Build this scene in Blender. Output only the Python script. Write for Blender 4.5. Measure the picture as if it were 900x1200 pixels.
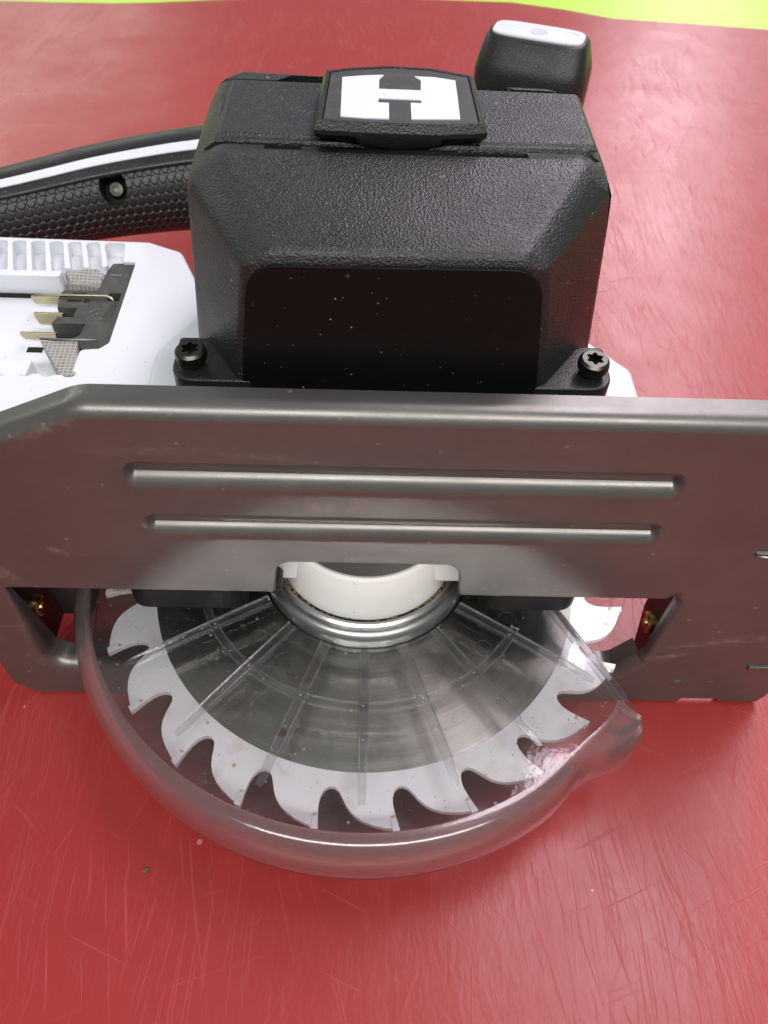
import bpy, bmesh, math, random
from mathutils import Vector, Matrix
from mathutils.geometry import tessellate_polygon

random.seed(7)
S = 0.001                                   # the scene is written in millimetres
for o in list(bpy.data.objects): bpy.data.objects.remove(o)
scn = bpy.context.scene
COL = scn.collection

# ------------------------------------------------------------------ camera
cam_d = bpy.data.cameras.new('camera'); cam = bpy.data.objects.new('camera', cam_d); COL.objects.link(cam)
cam.matrix_world = Matrix(((.9995, -.0206, -.0246, -.83*S), (0, .7667, -.642, -151.4*S), (.0321, .6417, .7663, 213*S), (0, 0, 0, 1)))
cam_d.sensor_fit = 'VERTICAL'; cam_d.sensor_height = 36; cam_d.lens = 930/1200*36
cam_d.clip_start = 0.01; cam_d.clip_end = 50
cam_d.dof.use_dof = True; cam_d.dof.focus_distance = 0.20; cam_d.dof.aperture_fstop = 30
scn.camera = cam

# ------------------------------------------------------------------ world and lamps
w = bpy.data.worlds.new('World'); scn.world = w; w.use_nodes = True
w.node_tree.nodes['Background'].inputs[0].default_value = (.86, .93, 1, 1)
w.node_tree.nodes['Background'].inputs[1].default_value = 0.27

def lamp(name, loc, target, sx, sy, power, col=(1, 1, 1)):
    d = bpy.data.lights.new(name, 'AREA'); d.shape = 'RECTANGLE'; d.size = sx; d.size_y = sy; d.energy = power; d.color = col
    o = bpy.data.objects.new(name, d); COL.objects.link(o); o.location = loc
    o.rotation_euler = (Vector(target)-Vector(loc)).to_track_quat('-Z', 'Y').to_euler()
    return o
for x, y, p, c in ((1.30, 3.05, 96, (1, .89, .98)), (-2.5, 4.0, 72, (1, 1, .9))):
    la = lamp('ceiling_strip_lamp', (x, y, 1.9), (x, y, 0), 0.5, 6.4, p, c)
    la.rotation_euler = (0, 0, math.radians(-13.5))

lamp('ceiling_strip_lamp', (.1, -1.75, 1.9), (.1, -1.75, 0), 2.6, .4, 68, (1, .98, .95))
scn.view_settings.view_transform = 'Standard'; scn.view_settings.look = 'None'
scn.view_settings.exposure = 0.18; scn.view_settings.gamma = 1

# ------------------------------------------------------------------ materials
def nt(name):
    m = bpy.data.materials.new(name); m.use_nodes = True
    n = m.node_tree; b = n.nodes['Principled BSDF']; return m, n, b
def N(n, t, **k):
    x = n.nodes.new(t)
    for a, v in k.items():
        if a in x.inputs: x.inputs[a].default_value = v
        else: setattr(x, a, v)
    return x
def L(n, a, b): n.links.new(a, b)
def coord(n, scale=(1, 1, 1), rot=(0, 0, 0), loc=(0, 0, 0), kind='Object'):
    t = n.nodes.new('ShaderNodeTexCoord'); m = n.nodes.new('ShaderNodeMapping')
    m.inputs['Scale'].default_value = scale; m.inputs['Rotation'].default_value = rot; m.inputs['Location'].default_value = loc
    L(n, t.outputs[kind], m.inputs[0]); return m.outputs[0]
def ramp(n, src, stops):
    r = n.nodes.new('ShaderNodeValToRGB'); e = r.color_ramp.elements
    while len(e) < len(stops): e.new(.5)
    for i, (p, c) in enumerate(stops):
        e[i].position = p; e[i].color = c if len(c) == 4 else (*c, 1)
    L(n, src, r.inputs[0]); return r.outputs[0]
g = lambda v: (v, v, v, 1)
def noise(n, co, scale, detail=3, rough=.5, dist=0):
    x = N(n, 'ShaderNodeTexNoise'); x.inputs['Scale'].default_value = scale; x.inputs['Detail'].default_value = detail
    x.inputs['Roughness'].default_value = rough; x.inputs['Distortion'].default_value = dist
    L(n, co, x.inputs['Vector']); return x.outputs[0]
def mixc(n, f, a, b, mode='MIX'):
    x = N(n, 'ShaderNodeMix', data_type='RGBA', blend_type=mode)
    if hasattr(f, 'links'): L(n, f, x.inputs[0])
    else: x.inputs[0].default_value = f
    for s, v in ((x.inputs[6], a), (x.inputs[7], b)):
        if hasattr(v, 'links'): L(n, v, s)
        else: s.default_value = v if len(v) == 4 else (*v, 1)
    return x.outputs[2]
def mth(n, op, a, b=None, c=None, clamp=False):
    x = N(n, 'ShaderNodeMath', operation=op, use_clamp=clamp)
    for i, v in enumerate((a, b, c)):
        if v is None: continue
        if hasattr(v, 'links'): L(n, v, x.inputs[i])
        else: x.inputs[i].default_value = v
    return x.outputs[0]
def bump(n, b, h, dist, strength=1, prev=None):
    x = N(n, 'ShaderNodeBump'); x.inputs['Distance'].default_value = dist; x.inputs['Strength'].default_value = strength
    L(n, h, x.inputs['Height'])
    if prev is not None: L(n, prev, x.inputs['Normal'])
    if b is not None: L(n, x.outputs[0], b.inputs['Normal'])
    return x.outputs[0]
def specks(n, size, dens, seed=0.0):
    """sparse small dots: 1 on a speck"""
    v = N(n, 'ShaderNodeTexVoronoi'); v.inputs['Scale'].default_value = 1/size
    L(n, coord(n, loc=(seed, seed, seed)), v.inputs['Vector'])
    near = mth(n, 'LESS_THAN', v.outputs['Distance'], .2)
    sep = N(n, 'ShaderNodeSeparateColor'); L(n, v.outputs['Color'], sep.inputs[0])
    return mth(n, 'MULTIPLY', near, mth(n, 'GREATER_THAN', sep.outputs[0], 1-dens))

def black_plastic(name, base=.018, rough=.42, grain=1500, depth=.00012, dust=.08, spec=.5, tint=(1, 1, 1)):
    m, n, b = nt(name)
    d1 = specks(n, .0011, dust); d2 = specks(n, .0024, dust*.5, .37)
    dd = mth(n, 'MAXIMUM', mth(n, 'MAXIMUM', d1, d2), specks(n, .0006, dust*1.5, .71))
    cl = noise(n, coord(n), 60, 3)
    dust_mask = mth(n, 'MULTIPLY', dd, ramp(n, cl, [(.42, g(0)), (.6, g(1))]))
    c = mixc(n, dust_mask, tuple(base*t for t in tint), (.22, .2, .16))
    L(n, c, b.inputs['Base Color'])
    b.inputs['Specular IOR Level'].default_value = spec
    rn = noise(n, coord(n), 90, 4); r = ramp(n, rn, [(.3, g(rough-.06)), (.7, g(rough+.08))]); L(n, r, b.inputs['Roughness'])
    v = N(n, 'ShaderNodeTexVoronoi', feature='SMOOTH_F1'); v.inputs['Scale'].default_value = grain; L(n, coord(n), v.inputs['Vector'])
    h = mth(n, 'ADD', mth(n, 'MULTIPLY', v.outputs['Distance'], 1.3), mth(n, 'MULTIPLY', noise(n, coord(n), grain*1.7, 2), .6))
    bump(n, b, h, depth)
    return m
M = {}
M['black'] = black_plastic('textured black plastic', .010, .40, 2300, .00014, .05, .62, (1, 1, 1.08))
M['black_fine'] = black_plastic('fine black plastic', .012, .38, 2600, .00007, .05)
M['black_smooth'] = black_plastic('smooth black plastic', .012, .34, 3000, .00002, .10)
M['black_shaded'] = black_plastic('black plastic with painted shade', .004, .42, 3000, .00002, .012, .16)  # darker, duller copy of the plastic; viewer-side shade put into the colour

def white_plastic(name, col=(.70, .72, .755), rough=.36, dirt=.0):
    m, n, b = nt(name)
    f = ramp(n, noise(n, coord(n), 45, 5, .6), [(.5, g(0)), (.75, g(dirt))])
    sp = mth(n, 'MULTIPLY', specks(n, .0016, .02, .2), .5)
    c = mixc(n, f, col, (.55, .42, .3)); c = mixc(n, sp, c, (.25, .24, .22))
    L(n, c, b.inputs['Base Color']); b.inputs['Roughness'].default_value = rough
    bump(n, b, noise(n, coord(n), 900, 2), .00002)
    return m
M['white'] = white_plastic('white plastic')
M['white_dirty'] = white_plastic('worn white plastic', (.84, .84, .80), .4, .15)
M['emblem'] = white_plastic('emblem print', (.70, .73, .82), .45)

def metal(name, col, rough, scratch=.25, dirt=None):
    m, n, b = nt(name)
    b.inputs['Metallic'].default_value = 1
    st = noise(n, coord(n, (8, 1, 260), (0, .05, 0)), 6, 3)
    r1 = ramp(n, noise(n, coord(n), 35, 5, .65), [(.3, g(rough-.05)), (.75, g(rough+.1))])
    rr = mth(n, 'ADD', r1, mth(n, 'MULTIPLY', mth(n, 'SUBTRACT', st, .5), .12)); L(n, rr, b.inputs['Roughness'])
    c = mixc(n, ramp(n, noise(n, coord(n), 55, 6, .7), [(.35, g(0)), (.75, g(1))]), col, tuple(x*.82 for x in col[:3]))
    fine = mixc(n, mth(n, 'MULTIPLY', noise(n, coord(n), 2600, 2), .25), c, tuple(x*.6 for x in col[:3])); c = fine
    if dirt: c = dirt(n, c, b)
    L(n, c, b.inputs['Base Color'])
    h = mth(n, 'ADD', noise(n, coord(n), 1800, 3), mth(n, 'MULTIPLY', st, .4))
    bump(n, b, h, .00002, .8)
    return m
def shoe_dirt(n, c, b):
    # scuffs that sit on the plate: (centre x, z, reach x, z, tilt, strength)
    tc = n.nodes.new('ShaderNodeTexCoord')
    tot = None
    for (x, z, rx, rz, a, s) in [(-100, 37, 9, 3.5, -.6, .75), (-80, 46, 4, 1.8, -.5, .6), (1, 67, 13, 3.5, .2, .0), (112, 7, 24, 2.6, .22, .6), (95, -3, 8, 2.2, .35, .8),
                                 (-24, 83, 14, 1.6, -.1, .45), (-52, 84, 16, 2, .05, .35), (100, 75, 5, 1.0, .4, .6), (20, 50, 16, 2, .05, .25), (-70, 90, 12, 2, .35, .4)]:
        mp = n.nodes.new('ShaderNodeMapping'); mp.vector_type = 'TEXTURE'
        mp.inputs['Location'].default_value = (x*S, -.027, z*S); mp.inputs['Rotation'].default_value = (0, -a, 0); mp.inputs['Scale'].default_value = (rx*S, 1, rz*S)
        L(n, tc.outputs['Object'], mp.inputs[0])
        gr = N(n, 'ShaderNodeTexGradient', gradient_type='SPHERICAL'); L(n, mp.outputs[0], gr.inputs[0])
        v = mth(n, 'MULTIPLY', gr.outputs['Fac'], s*1.6)
        tot = v if tot is None else mth(n, 'MAXIMUM', tot, v)
    pat = ramp(n, noise(n, coord(n, (1, 1, 1.8)), 420, 6, .75), [(.42, g(0)), (.62, g(1))])
    f = mth(n, 'MULTIPLY', tot, pat, clamp=True)
    # tan stain in the middle
    mp = n.nodes.new('ShaderNodeMapping'); mp.vector_type = 'TEXTURE'
    mp.inputs['Location'].default_value = (-12*S, -.027, 66*S); mp.inputs['Scale'].default_value = (16*S, 1, 5*S); L(n, tc.outputs['Object'], mp.inputs[0])
    gr = N(n, 'ShaderNodeTexGradient', gradient_type='SPHERICAL'); L(n, mp.outputs[0], gr.inputs[0])
    f2 = mth(n, 'MULTIPLY', mth(n, 'MULTIPLY', gr.outputs['Fac'], 1.3), ramp(n, noise(n, coord(n), 130, 4, .6), [(.5, g(0)), (.6, g(1))]), clamp=True)
    sp = mth(n, 'MULTIPLY', specks(n, .0028, .05, .11), .6)
    # hairline scratches
    sc = None
    for k, a in enumerate((.3, -.5, 1.2, .05)):
        st = noise(n, coord(n, (14, 1, 900), (0, a, 0), (k, 0, k)), 1.6, 1)
        v = mth(n, 'MULTIPLY', ramp(n, st, [(.71, g(0)), (.74, g(1))]), ramp(n, noise(n, coord(n, loc=(k*.3, 0, 0)), 40, 2), [(.52, g(0)), (.62, g(1))]))
        sc = v if sc is None else mth(n, 'MAXIMUM', sc, v)
    sc = mth(n, 'MULTIPLY', sc, .35)
    allf = mth(n, 'MAXIMUM', mth(n, 'MAXIMUM', f, sp), mth(n, 'MAXIMUM', mth(n, 'MULTIPLY', f2, .6), sc))
    L(n, mth(n, 'SUBTRACT', .74, mth(n, 'MULTIPLY', allf, .7)), b.inputs['Metallic'])
    c = mixc(n, mth(n, 'MULTIPLY', allf, .75), c, (.24, .19, .15))
    return c
M['shoe'] = metal('grey stamped steel', (.185, .178, .166), .34, dirt=shoe_dirt)
M['steel'] = metal('machined steel', (.42, .42, .41), .33)
M['cast'] = metal('cast aluminium', (.3, .3, .29), .5)
M['screw'] = metal('dark screw steel', (.09, .09, .08), .36)
M['brass'] = metal('plated brass', (.62, .55, .36), .34)
M['gold'] = metal('yellow zinc', (.6, .43, .16), .26)

# blade: ground steel with round brushing
m, n, b = nt('brushed blade steel')
tc = n.nodes.new('ShaderNodeTexCoord'); sx = N(n, 'ShaderNodeSeparateXYZ'); L(n, tc.outputs['Object'], sx.inputs[0])
rad = mth(n, 'SQRT', mth(n, 'ADD', mth(n, 'MULTIPLY', sx.outputs[0], sx.outputs[0]), mth(n, 'MULTIPLY', sx.outputs[1], sx.outputs[1])))
ang = mth(n, 'ARCTAN2', sx.outputs[1], sx.outputs[0])
cv = N(n, 'ShaderNodeCombineXYZ'); L(n, mth(n, 'MULTIPLY', rad, 1600), cv.inputs[0]); L(n, mth(n, 'MULTIPLY', ang, 2.2), cv.inputs[1])
st = N(n, 'ShaderNodeTexNoise'); st.inputs['Scale'].default_value = 1; st.inputs['Detail'].default_value = 3; L(n, cv.outputs[0], st.inputs['Vector'])
cv2 = N(n, 'ShaderNodeCombineXYZ'); L(n, mth(n, 'MULTIPLY', rad, 330), cv2.inputs[0]); L(n, mth(n, 'MULTIPLY', ang, 1.3), cv2.inputs[1])
st2 = N(n, 'ShaderNodeTexNoise'); st2.inputs['Scale'].default_value = 1; st2.inputs['Detail'].default_value = 4; L(n, cv2.outputs[0], st2.inputs['Vector'])
b.inputs['Metallic'].default_value = 1
c = mixc(n, ramp(n, st.outputs[0], [(.35, g(0)), (.65, g(1))]), (.34, .335, .29), (.40, .395, .35))
c = mixc(n, ramp(n, st2.outputs[0], [(.5, g(0)), (.75, g(.5))]), c, (.5, .5, .48))
c = mixc(n, mth(n, 'MULTIPLY', ramp(n, noise(n, coord(n), 70, 6, .7), [(.5, g(0)), (.72, g(1))]), .5), c, (.14, .13, .10))
L(n, c, b.inputs['Base Color'])
L(n, ramp(n, st2.outputs[0], [(.3, g(.30)), (.7, g(.42))]), b.inputs['Roughness'])
b.inputs['Anisotropic'].default_value = .9
b.inputs['Anisotropic Rotation'].default_value = .25
tg = N(n, 'ShaderNodeTangent', direction_type='RADIAL', axis='Z'); L(n, tg.outputs[0], b.inputs['Tangent'])
bump(n, b, st.outputs[0], .00001)
M['blade'] = m
m, n, b = nt('white blade coating')
f = ramp(n, noise(n, coord(n), 95, 5, .65), [(.55, g(0)), (.8, g(.65))])
c = mixc(n, f, (.86, .87, .87), (.62, .50, .33))
c = mixc(n, mth(n, 'MULTIPLY', specks(n, .003, .03, .5), .8), c, (.5, .3, .1))
L(n, c, b.inputs['Base Color']); b.inputs['Roughness'].default_value = .38
M['blade_white'] = m

# clear guard
def clear_plastic(name, tint, rough, body, bodycol, scr=.3, gmax=.45, edge=None):
    m, n, b = nt(name)
    n.nodes.remove(b); out = n.nodes['Material Output']
    tr = N(n, 'ShaderNodeBsdfTransparent'); tr.inputs[0].default_value = (*tint, 1)
    gl = N(n, 'ShaderNodeBsdfGlossy'); gl.inputs['Roughness'].default_value = rough
    fr = N(n, 'ShaderNodeFresnel'); fr.inputs[0].default_value = 1.5
    bm_ = bump(n, None, noise(n, coord(n), 500, 3), .00004); L(n, bm_, gl.inputs['Normal']); L(n, bm_, fr.inputs['Normal'])
    df = N(n, 'ShaderNodeBsdfDiffuse'); df.inputs[0].default_value = (*bodycol, 1)
    tl = N(n, 'ShaderNodeBsdfTranslucent'); tl.inputs[0].default_value = (*bodycol, 1)
    dt = N(n, 'ShaderNodeMixShader'); dt.inputs[0].default_value = .5; L(n, df.outputs[0], dt.inputs[1]); L(n, tl.outputs[0], dt.inputs[2])
    # scratches and dust make the body a little milky
    sc = ramp(n, noise(n, coord(n), 160, 6, .7), [(.45, g(0)), (.8, g(scr))])
    sp = mth(n, 'MULTIPLY', mth(n, 'MAXIMUM', specks(n, .0012, .05, .3), specks(n, .0021, .03, .9)), .55)
    lw = N(n, 'ShaderNodeLayerWeight'); lw.inputs[0].default_value = .35
    fac = mth(n, 'ADD', mth(n, 'MAXIMUM', mth(n, 'ADD', sc, body), sp), mth(n, 'MULTIPLY', mth(n, 'POWER', lw.outputs['Facing'], 2), body*1.3 if edge is None else edge), clamp=True)
    m1 = N(n, 'ShaderNodeMixShader'); L(n, fac, m1.inputs[0]); L(n, tr.outputs[0], m1.inputs[1]); L(n, dt.outputs[0], m1.inputs[2])
    m2 = N(n, 'ShaderNodeMixShader'); L(n, mth(n, 'MINIMUM', fr.outputs[0], gmax), m2.inputs[0]); L(n, m1.outputs[0], m2.inputs[1]); L(n, gl.outputs[0], m2.inputs[2])
    L(n, m2.outputs[0], out.inputs[0]); return m
M['clear'] = clear_plastic('clear polycarbonate', (.97, .965, .97), .06, .012, (.6, .6, .6), .035)
M['lower_clear'] = clear_plastic('hazy polycarbonate', (.80, .80, .79), .2, .10, (.42, .40, .38), .06)
m, n, b = nt('smoky rim polycarbonate')
b.inputs['Transmission Weight'].default_value = .93; b.inputs['Coat Weight'].default_value = .6; b.inputs['Coat Roughness'].default_value = .12; b.inputs['IOR'].default_value = 1.46
L(n, ramp(n, noise(n, coord(n), 700, 4, .7), [(.35, g(.12)), (.75, g(.26))]), b.inputs['Roughness'])
L(n, mixc(n, mth(n, 'MAXIMUM', specks(n, .0012, .12, .3), specks(n, .0008, .12, .6)), (.66, .56, .555), (.62, .54, .44)), b.inputs['Base Color'])
bump(n, b, noise(n, coord(n), 900, 3), .00003); M['rim'] = m
m, n, b = nt('clear rib plastic')
b.inputs['Transmission Weight'].default_value = 1; b.inputs['IOR'].default_value = 1.35; b.inputs['Roughness'].default_value = .05
b.inputs['Base Color'].default_value = (.97, .97, .97, 1); M['rib'] = m
M['rib'] = clear_plastic('moulded clear rib', (.93, .93, .93), .10, .02, (.8, .8, .8), .05, .8, .5)

# grip rubber with honeycomb cells (uv in millimetres)
m, n, b = nt('honeycomb grip rubber')
uv = coord(n, kind='UV')
W_, H_ = 3.5, 6.0; sv = N(n, 'ShaderNodeSeparateXYZ'); L(n, uv, sv.inputs[0])
def lat(ou, ov):
    fu = mth(n, 'MULTIPLY', mth(n, 'SUBTRACT', mth(n, 'FRACT', mth(n, 'ADD', mth(n, 'DIVIDE', sv.outputs[0], W_), ou)), .5), W_)
    fv = mth(n, 'MULTIPLY', mth(n, 'SUBTRACT', mth(n, 'FRACT', mth(n, 'ADD', mth(n, 'DIVIDE', sv.outputs[1], H_), ov)), .5), H_)
    return mth(n, 'SQRT', mth(n, 'ADD', mth(n, 'MULTIPLY', fu, fu), mth(n, 'MULTIPLY', fv, fv)))
dmin = mth(n, 'MINIMUM', lat(0, 0), lat(.5, .5))
cell = ramp(n, mth(n, 'DIVIDE', dmin, 2), [(.60, g(1)), (.86, g(0))])
L(n, mixc(n, cell, (.05, .05, .05), (.014, .014, .015)), b.inputs['Base Color'])
b.inputs['Roughness'].default_value = .42
bump(n, b, cell, .0006, 1)
M['grip'] = m

m, n, b = nt('grey terminal plastic')
c = mixc(n, ramp(n, noise(n, coord(n), 300, 5, .7), [(.5, g(0)), (.75, g(.5))]), (.045, .045, .042), (.13, .12, .10))
L(n, c, b.inputs['Base Color']); b.inputs['Roughness'].default_value = .5; M['block'] = m
m, n, b = nt('grey foam')
br = N(n, 'ShaderNodeTexBrick', offset=.0); br.inputs['Scale'].default_value = 1000; br.inputs['Brick Width'].default_value = 1.3; br.inputs['Row Height'].default_value = 1.1
br.inputs['Mortar Size'].default_value = .16; br.inputs['Mortar Smooth'].default_value = .5
br.inputs['Color1'].default_value = (.2, .195, .175, 1); br.inputs['Color2'].default_value = (.26, .25, .23, 1); br.inputs['Mortar'].default_value = (.42, .41, .37, 1)
L(n, coord(n), br.inputs['Vector']); L(n, br.outputs['Color'], b.inputs['Base Color']); b.inputs['Roughness'].default_value = .7; M['foam'] = m
def flat(name, col, rough=.5, metallic=0):
    m, n, b = nt(name); c = mixc(n, noise(n, coord(n), 200, 4), col, tuple(x*.7 for x in col)); L(n, c, b.inputs['Base Color'])
    b.inputs['Roughness'].default_value = rough; b.inputs['Metallic'].default_value = metallic; return m
M['cavity_shade'] = flat('painted cavity shade', (.004, .004, .004), .8)  # near-black colour standing in for the shade inside slots and gaps
M['blue'] = flat('blue plastic', (.02, .02, .2), .4)
M['dustwood'] = flat('sawdust', (.30, .19, .08), .9)
M['crumb'] = flat('dark crumb', (.12, .12, .07), .9)
M['cap_grey'] = flat('pale grey plastic', (.66, .66, .72), .4)

# red mat
m, n, b = nt('scratched red mat')
base = mixc(n, noise(n, coord(n), 14, 4), (.33, .026, .024), (.38, .034, .031))
base = mixc(n, mth(n, 'MULTIPLY', noise(n, coord(n), 120, 5, .7), .35), base, (.26, .02, .018))
sc = None; gro = None
for k, (a, fr_, lo, hi) in enumerate([(.1, 9, .66, .70), (-.25, 8, .67, .71), (.45, 6, .69, .72), (-.8, 5, .70, .73), (1.2, 5, .71, .74), (.02, 16, .64, .68), (-.1, 20, .66, .70), (2.0, 7, .71, .74)]):
    warp = N(n, 'ShaderNodeVectorMath', operation='ADD'); L(n, coord(n, (1, 1, 1), (0, 0, a), (k*.7, k*.3, 0)), warp.inputs[0])
    nz = N(n, 'ShaderNodeTexNoise'); nz.inputs['Scale'].default_value = 9; L(n, coord(n), nz.inputs['Vector'])
    vs = N(n, 'ShaderNodeVectorMath', operation='SCALE'); vs.inputs['Scale'].default_value = .012; L(n, nz.outputs['Color'], vs.inputs[0]); L(n, vs.outputs[0], warp.inputs[1])
    mp = n.nodes.new('ShaderNodeMapping'); mp.inputs['Scale'].default_value = (230*fr_/8, 4.5, 1); L(n, warp.outputs[0], mp.inputs[0])
    st = noise(n, mp.outputs[0], 4.2, 1)
    v = mth(n, 'MULTIPLY', ramp(n, st, [(lo, g(0)), (hi, g(1))]), ramp(n, noise(n, coord(n, loc=(k, 0, 0)), 16, 3), [(.40, g(0)), (.62, g(1))]))
    sc = v if sc is None else mth(n, 'ADD', sc, v, clamp=True)
c = mixc(n, mth(n, 'MULTIPLY', sc, .12), base, (.60, .2, .18))
c = mixc(n, mth(n, 'MULTIPLY', specks(n, .004, .004, .4), .4), c, (.6, .45, .4))
L(n, c, b.inputs['Base Color'])
b.inputs['Specular IOR Level'].default_value = .5
rr = mth(n, 'ADD', ramp(n, noise(n, coord(n), 22, 5, .6), [(.3, g(.27)), (.75, g(.38))]), mth(n, 'MULTIPLY', sc, .12))
L(n, rr, b.inputs['Roughness'])
h1 = noise(n, coord(n), 18, 3); h2 = noise(n, coord(n, (1, .35, 1)), 420, 4, .6)
b1 = bump(n, None, h1, .0012, .5); b2 = bump(n, None, h2, .00009, .85, b1); bump(n, b, sc, .00004, .7, b2)
M['mat'] = m
m, n, b = nt('lime green tabletop')
c = mixc(n, noise(n, coord(n), 30, 4), (.50, .80, .06), (.42, .72, .05)); L(n, c, b.inputs['Base Color']); b.inputs['Roughness'].default_value = .4; M['green'] = m

# ------------------------------------------------------------------ mesh helpers (mm in, metres out)
def link(name, me, mat, parent=None, smooth=True, label=None, kind=None):
    o = bpy.data.objects.new(name, me); COL.objects.link(o)
    if mat is not None and not me.materials: me.materials.append(mat)
    if smooth is not None:
        for p in me.polygons: p.use_smooth = smooth
    if parent is not None: o.parent = parent
    if label: o['label'] = label
    if kind: o['kind'] = kind
    return o
def mesh(name, vs, fs, mat, parent=None, smooth=False, **k):
    me = bpy.data.meshes.new(name); me.from_pydata([(x*S, y*S, z*S) for x, y, z in vs], [], fs)
    bm = bmesh.new(); bm.from_mesh(me); bmesh.ops.remove_doubles(bm, verts=bm.verts, dist=1e-7); bmesh.ops.recalc_face_normals(bm, faces=bm.faces); bm.to_mesh(me); bm.free()
    return link(name, me, mat, parent, smooth, **k)
def bevel(o, wd, seg=3, ang=28):
    m = o.modifiers.new('bevel', 'BEVEL'); m.width = wd*S; m.segments = seg; m.limit_method = 'ANGLE'; m.angle_limit = math.radians(ang)
    m.harden_normals = True
    for p in o.data.polygons: p.use_smooth = True
    return o
def bake(o):
    dg = bpy.context.evaluated_depsgraph_get(); me = bpy.data.meshes.new_from_object(o.evaluated_get(dg)); o.modifiers.clear(); o.data = me; return o
def cut(o, cutters):
    for c in cutters:
        m = o.modifiers.new('cut', 'BOOLEAN'); m.operation = 'DIFFERENCE'; m.object = c; m.solver = 'EXACT'
    bake(o)
    for c in cutters: bpy.data.objects.remove(c)
    o.data.shade_flat()
    return o
def edge_smooth(o, ang=35):
    o.data.polygons.foreach_set('use_smooth', [True]*len(o.data.polygons)); o.data.set_sharp_from_angle(angle=math.radians(ang)); return o
def prism(name, pts, z0, z1, mat, parent=None, bev=0, seg=3, axis='z', off=0, **k):
    """pts 2D outline; extruded along z, or along y (pts = x,z) or x (pts = y,z)"""
    def P(a, b_, h): return {'z': (a, b_, h), 'y': (a, h, b_), 'x': (h, a, b_)}[axis]
    nn = len(pts); vs = [P(a, b_, z0) for a, b_ in pts]+[P(a, b_, z1) for a, b_ in pts]
    fs = [list(range(nn))[::-1], list(range(nn, 2*nn))]+[[i, (i+1) % nn, nn+(i+1) % nn, nn+i] for i in range(nn)]
    o = mesh(name, vs, fs, mat, parent, False, **k)
    if bev: bevel(o, bev, seg)
    return o
def box(name, x0, x1, y0, y1, z0, z1, mat, parent=None, bev=0, **k):
    return prism(name, [(x0, y0), (x1, y0), (x1, y1), (x0, y1)], z0, z1, mat, parent, bev, **k)
def hull(name, pts, mat, parent=None, bev=0, seg=4, ang=12, **k):
    me = bpy.data.meshes.new(name); bm = bmesh.new()
    for p in pts: bm.verts.new([c*S for c in p])
    bmesh.ops.convex_hull(bm, input=bm.verts); bmesh.ops.dissolve_limit(bm, angle_limit=math.radians(1.5), verts=bm.verts, edges=bm.edges)
    bmesh.ops.recalc_face_normals(bm, faces=bm.faces); bm.to_mesh(me); bm.free()
    o = link(name, me, mat, parent, False, **k)
    if bev: bevel(o, bev, seg, ang)
    return o
def lathe(name, prof, a0, a1, n_, mat, parent=None, close=False, smooth=True, rmod=None, **k):
    """prof (r,z); a0..a1 degrees; close = closed profile loop with end caps"""
    full = abs(a1-a0-360) < 1e-6; vs = []; fs = []; m_ = len(prof); cnt = n_ if full else n_+1
    for i in range(cnt):
        d = a0+(a1-a0)*i/n_; a = math.radians(d)
        for r, z in prof:
            if rmod: r, z = rmod(d, r, z)
            vs.append((r*math.cos(a), r*math.sin(a), z))
    for i in range(n_):
        A = i*m_; B = ((i+1) % cnt)*m_
        for j in range(m_ if close else m_-1):
            q = (j+1) % m_; fs.append([A+j, B+j, B+q, A+q])
    if close and not full: fs += [list(range(m_)), [(cnt-1)*m_+j for j in range(m_)][::-1]]
    o = mesh(name, vs, fs, mat, parent, smooth, **k)
    edge_smooth(o, 40); return o
def tube(name, path, r, mat, parent=None, seg=8, **k):
    vs = []; fs = []; P = [Vector(p) for p in path]
    for i, p in enumerate(P):
        t = (P[min(i+1, len(P)-1)]-P[max(i-1, 0)]).normalized(); u = t.cross(Vector((0, 0, 1)));
        if u.length < .1: u = t.cross(Vector((1, 0, 0)))
        u.normalize(); v = t.cross(u)
        for j in range(seg):
            a = 2*math.pi*j/seg; vs.append(tuple(p+r*(math.cos(a)*u+math.sin(a)*v)))
    for i in range(len(P)-1):
        for j in range(seg): q = (j+1) % seg; fs.append([i*seg+j, i*seg+q, (i+1)*seg+q, (i+1)*seg+j])
    fs += [list(range(seg)), list(range((len(P)-1)*seg, len(P)*seg))]
    return mesh(name, vs, fs, mat, parent, True, **k)
def loft(name, loops, mat, parent=None, cap=True, **k):
    m_ = len(loops[0]); vs = [p for l in loops for p in l]; fs = []
    for i in range(len(loops)-1):
        for j in range(m_): q = (j+1) % m_; fs.append([i*m_+j, i*m_+q, (i+1)*m_+q, (i+1)*m_+j])
    if cap: fs += [list(range(m_)), list(range((len(loops)-1)*m_, len(loops)*m_))]
    o = mesh(name, vs, fs, mat, parent, True, **k); edge_smooth(o, 38); return o
def rounded(pts, rads, seg=5):
    """round the corners of a polygon; rads one per corner"""
    out = []; n_ = len(pts)
    for i in range(n_):
        p = Vector(pts[i]); a = Vector(pts[i-1])-p; c = Vector(pts[(i+1) % n_])-p; r = rads[i] if isinstance(rads, (list, tuple)) else rads
        if r <= 0: out.append(tuple(p)); continue
        th = a.angle(c); d = min(r/math.tan(th/2), a.length*.48, c.length*.48); r = d*math.tan(th/2)
        A = p+a.normalized()*d; C_ = p+c.normalized()*d; ctr = p+(a.normalized()+c.normalized()).normalized()*(r/math.sin(th/2))
        va = A-ctr; vc = C_-ctr; t = va.angle(vc)
        for k in range(seg+1):
            f = k/seg; v = (va*math.sin((1-f)*t)+vc*math.sin(f*t))/math.sin(t); out.append(tuple(ctr+v))
    return out
def copy_obj(o, mw, parent=None):
    c = o.copy(); COL.objects.link(c); c.matrix_local = mw
    if parent is not None: c.parent = parent
    return c

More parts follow.
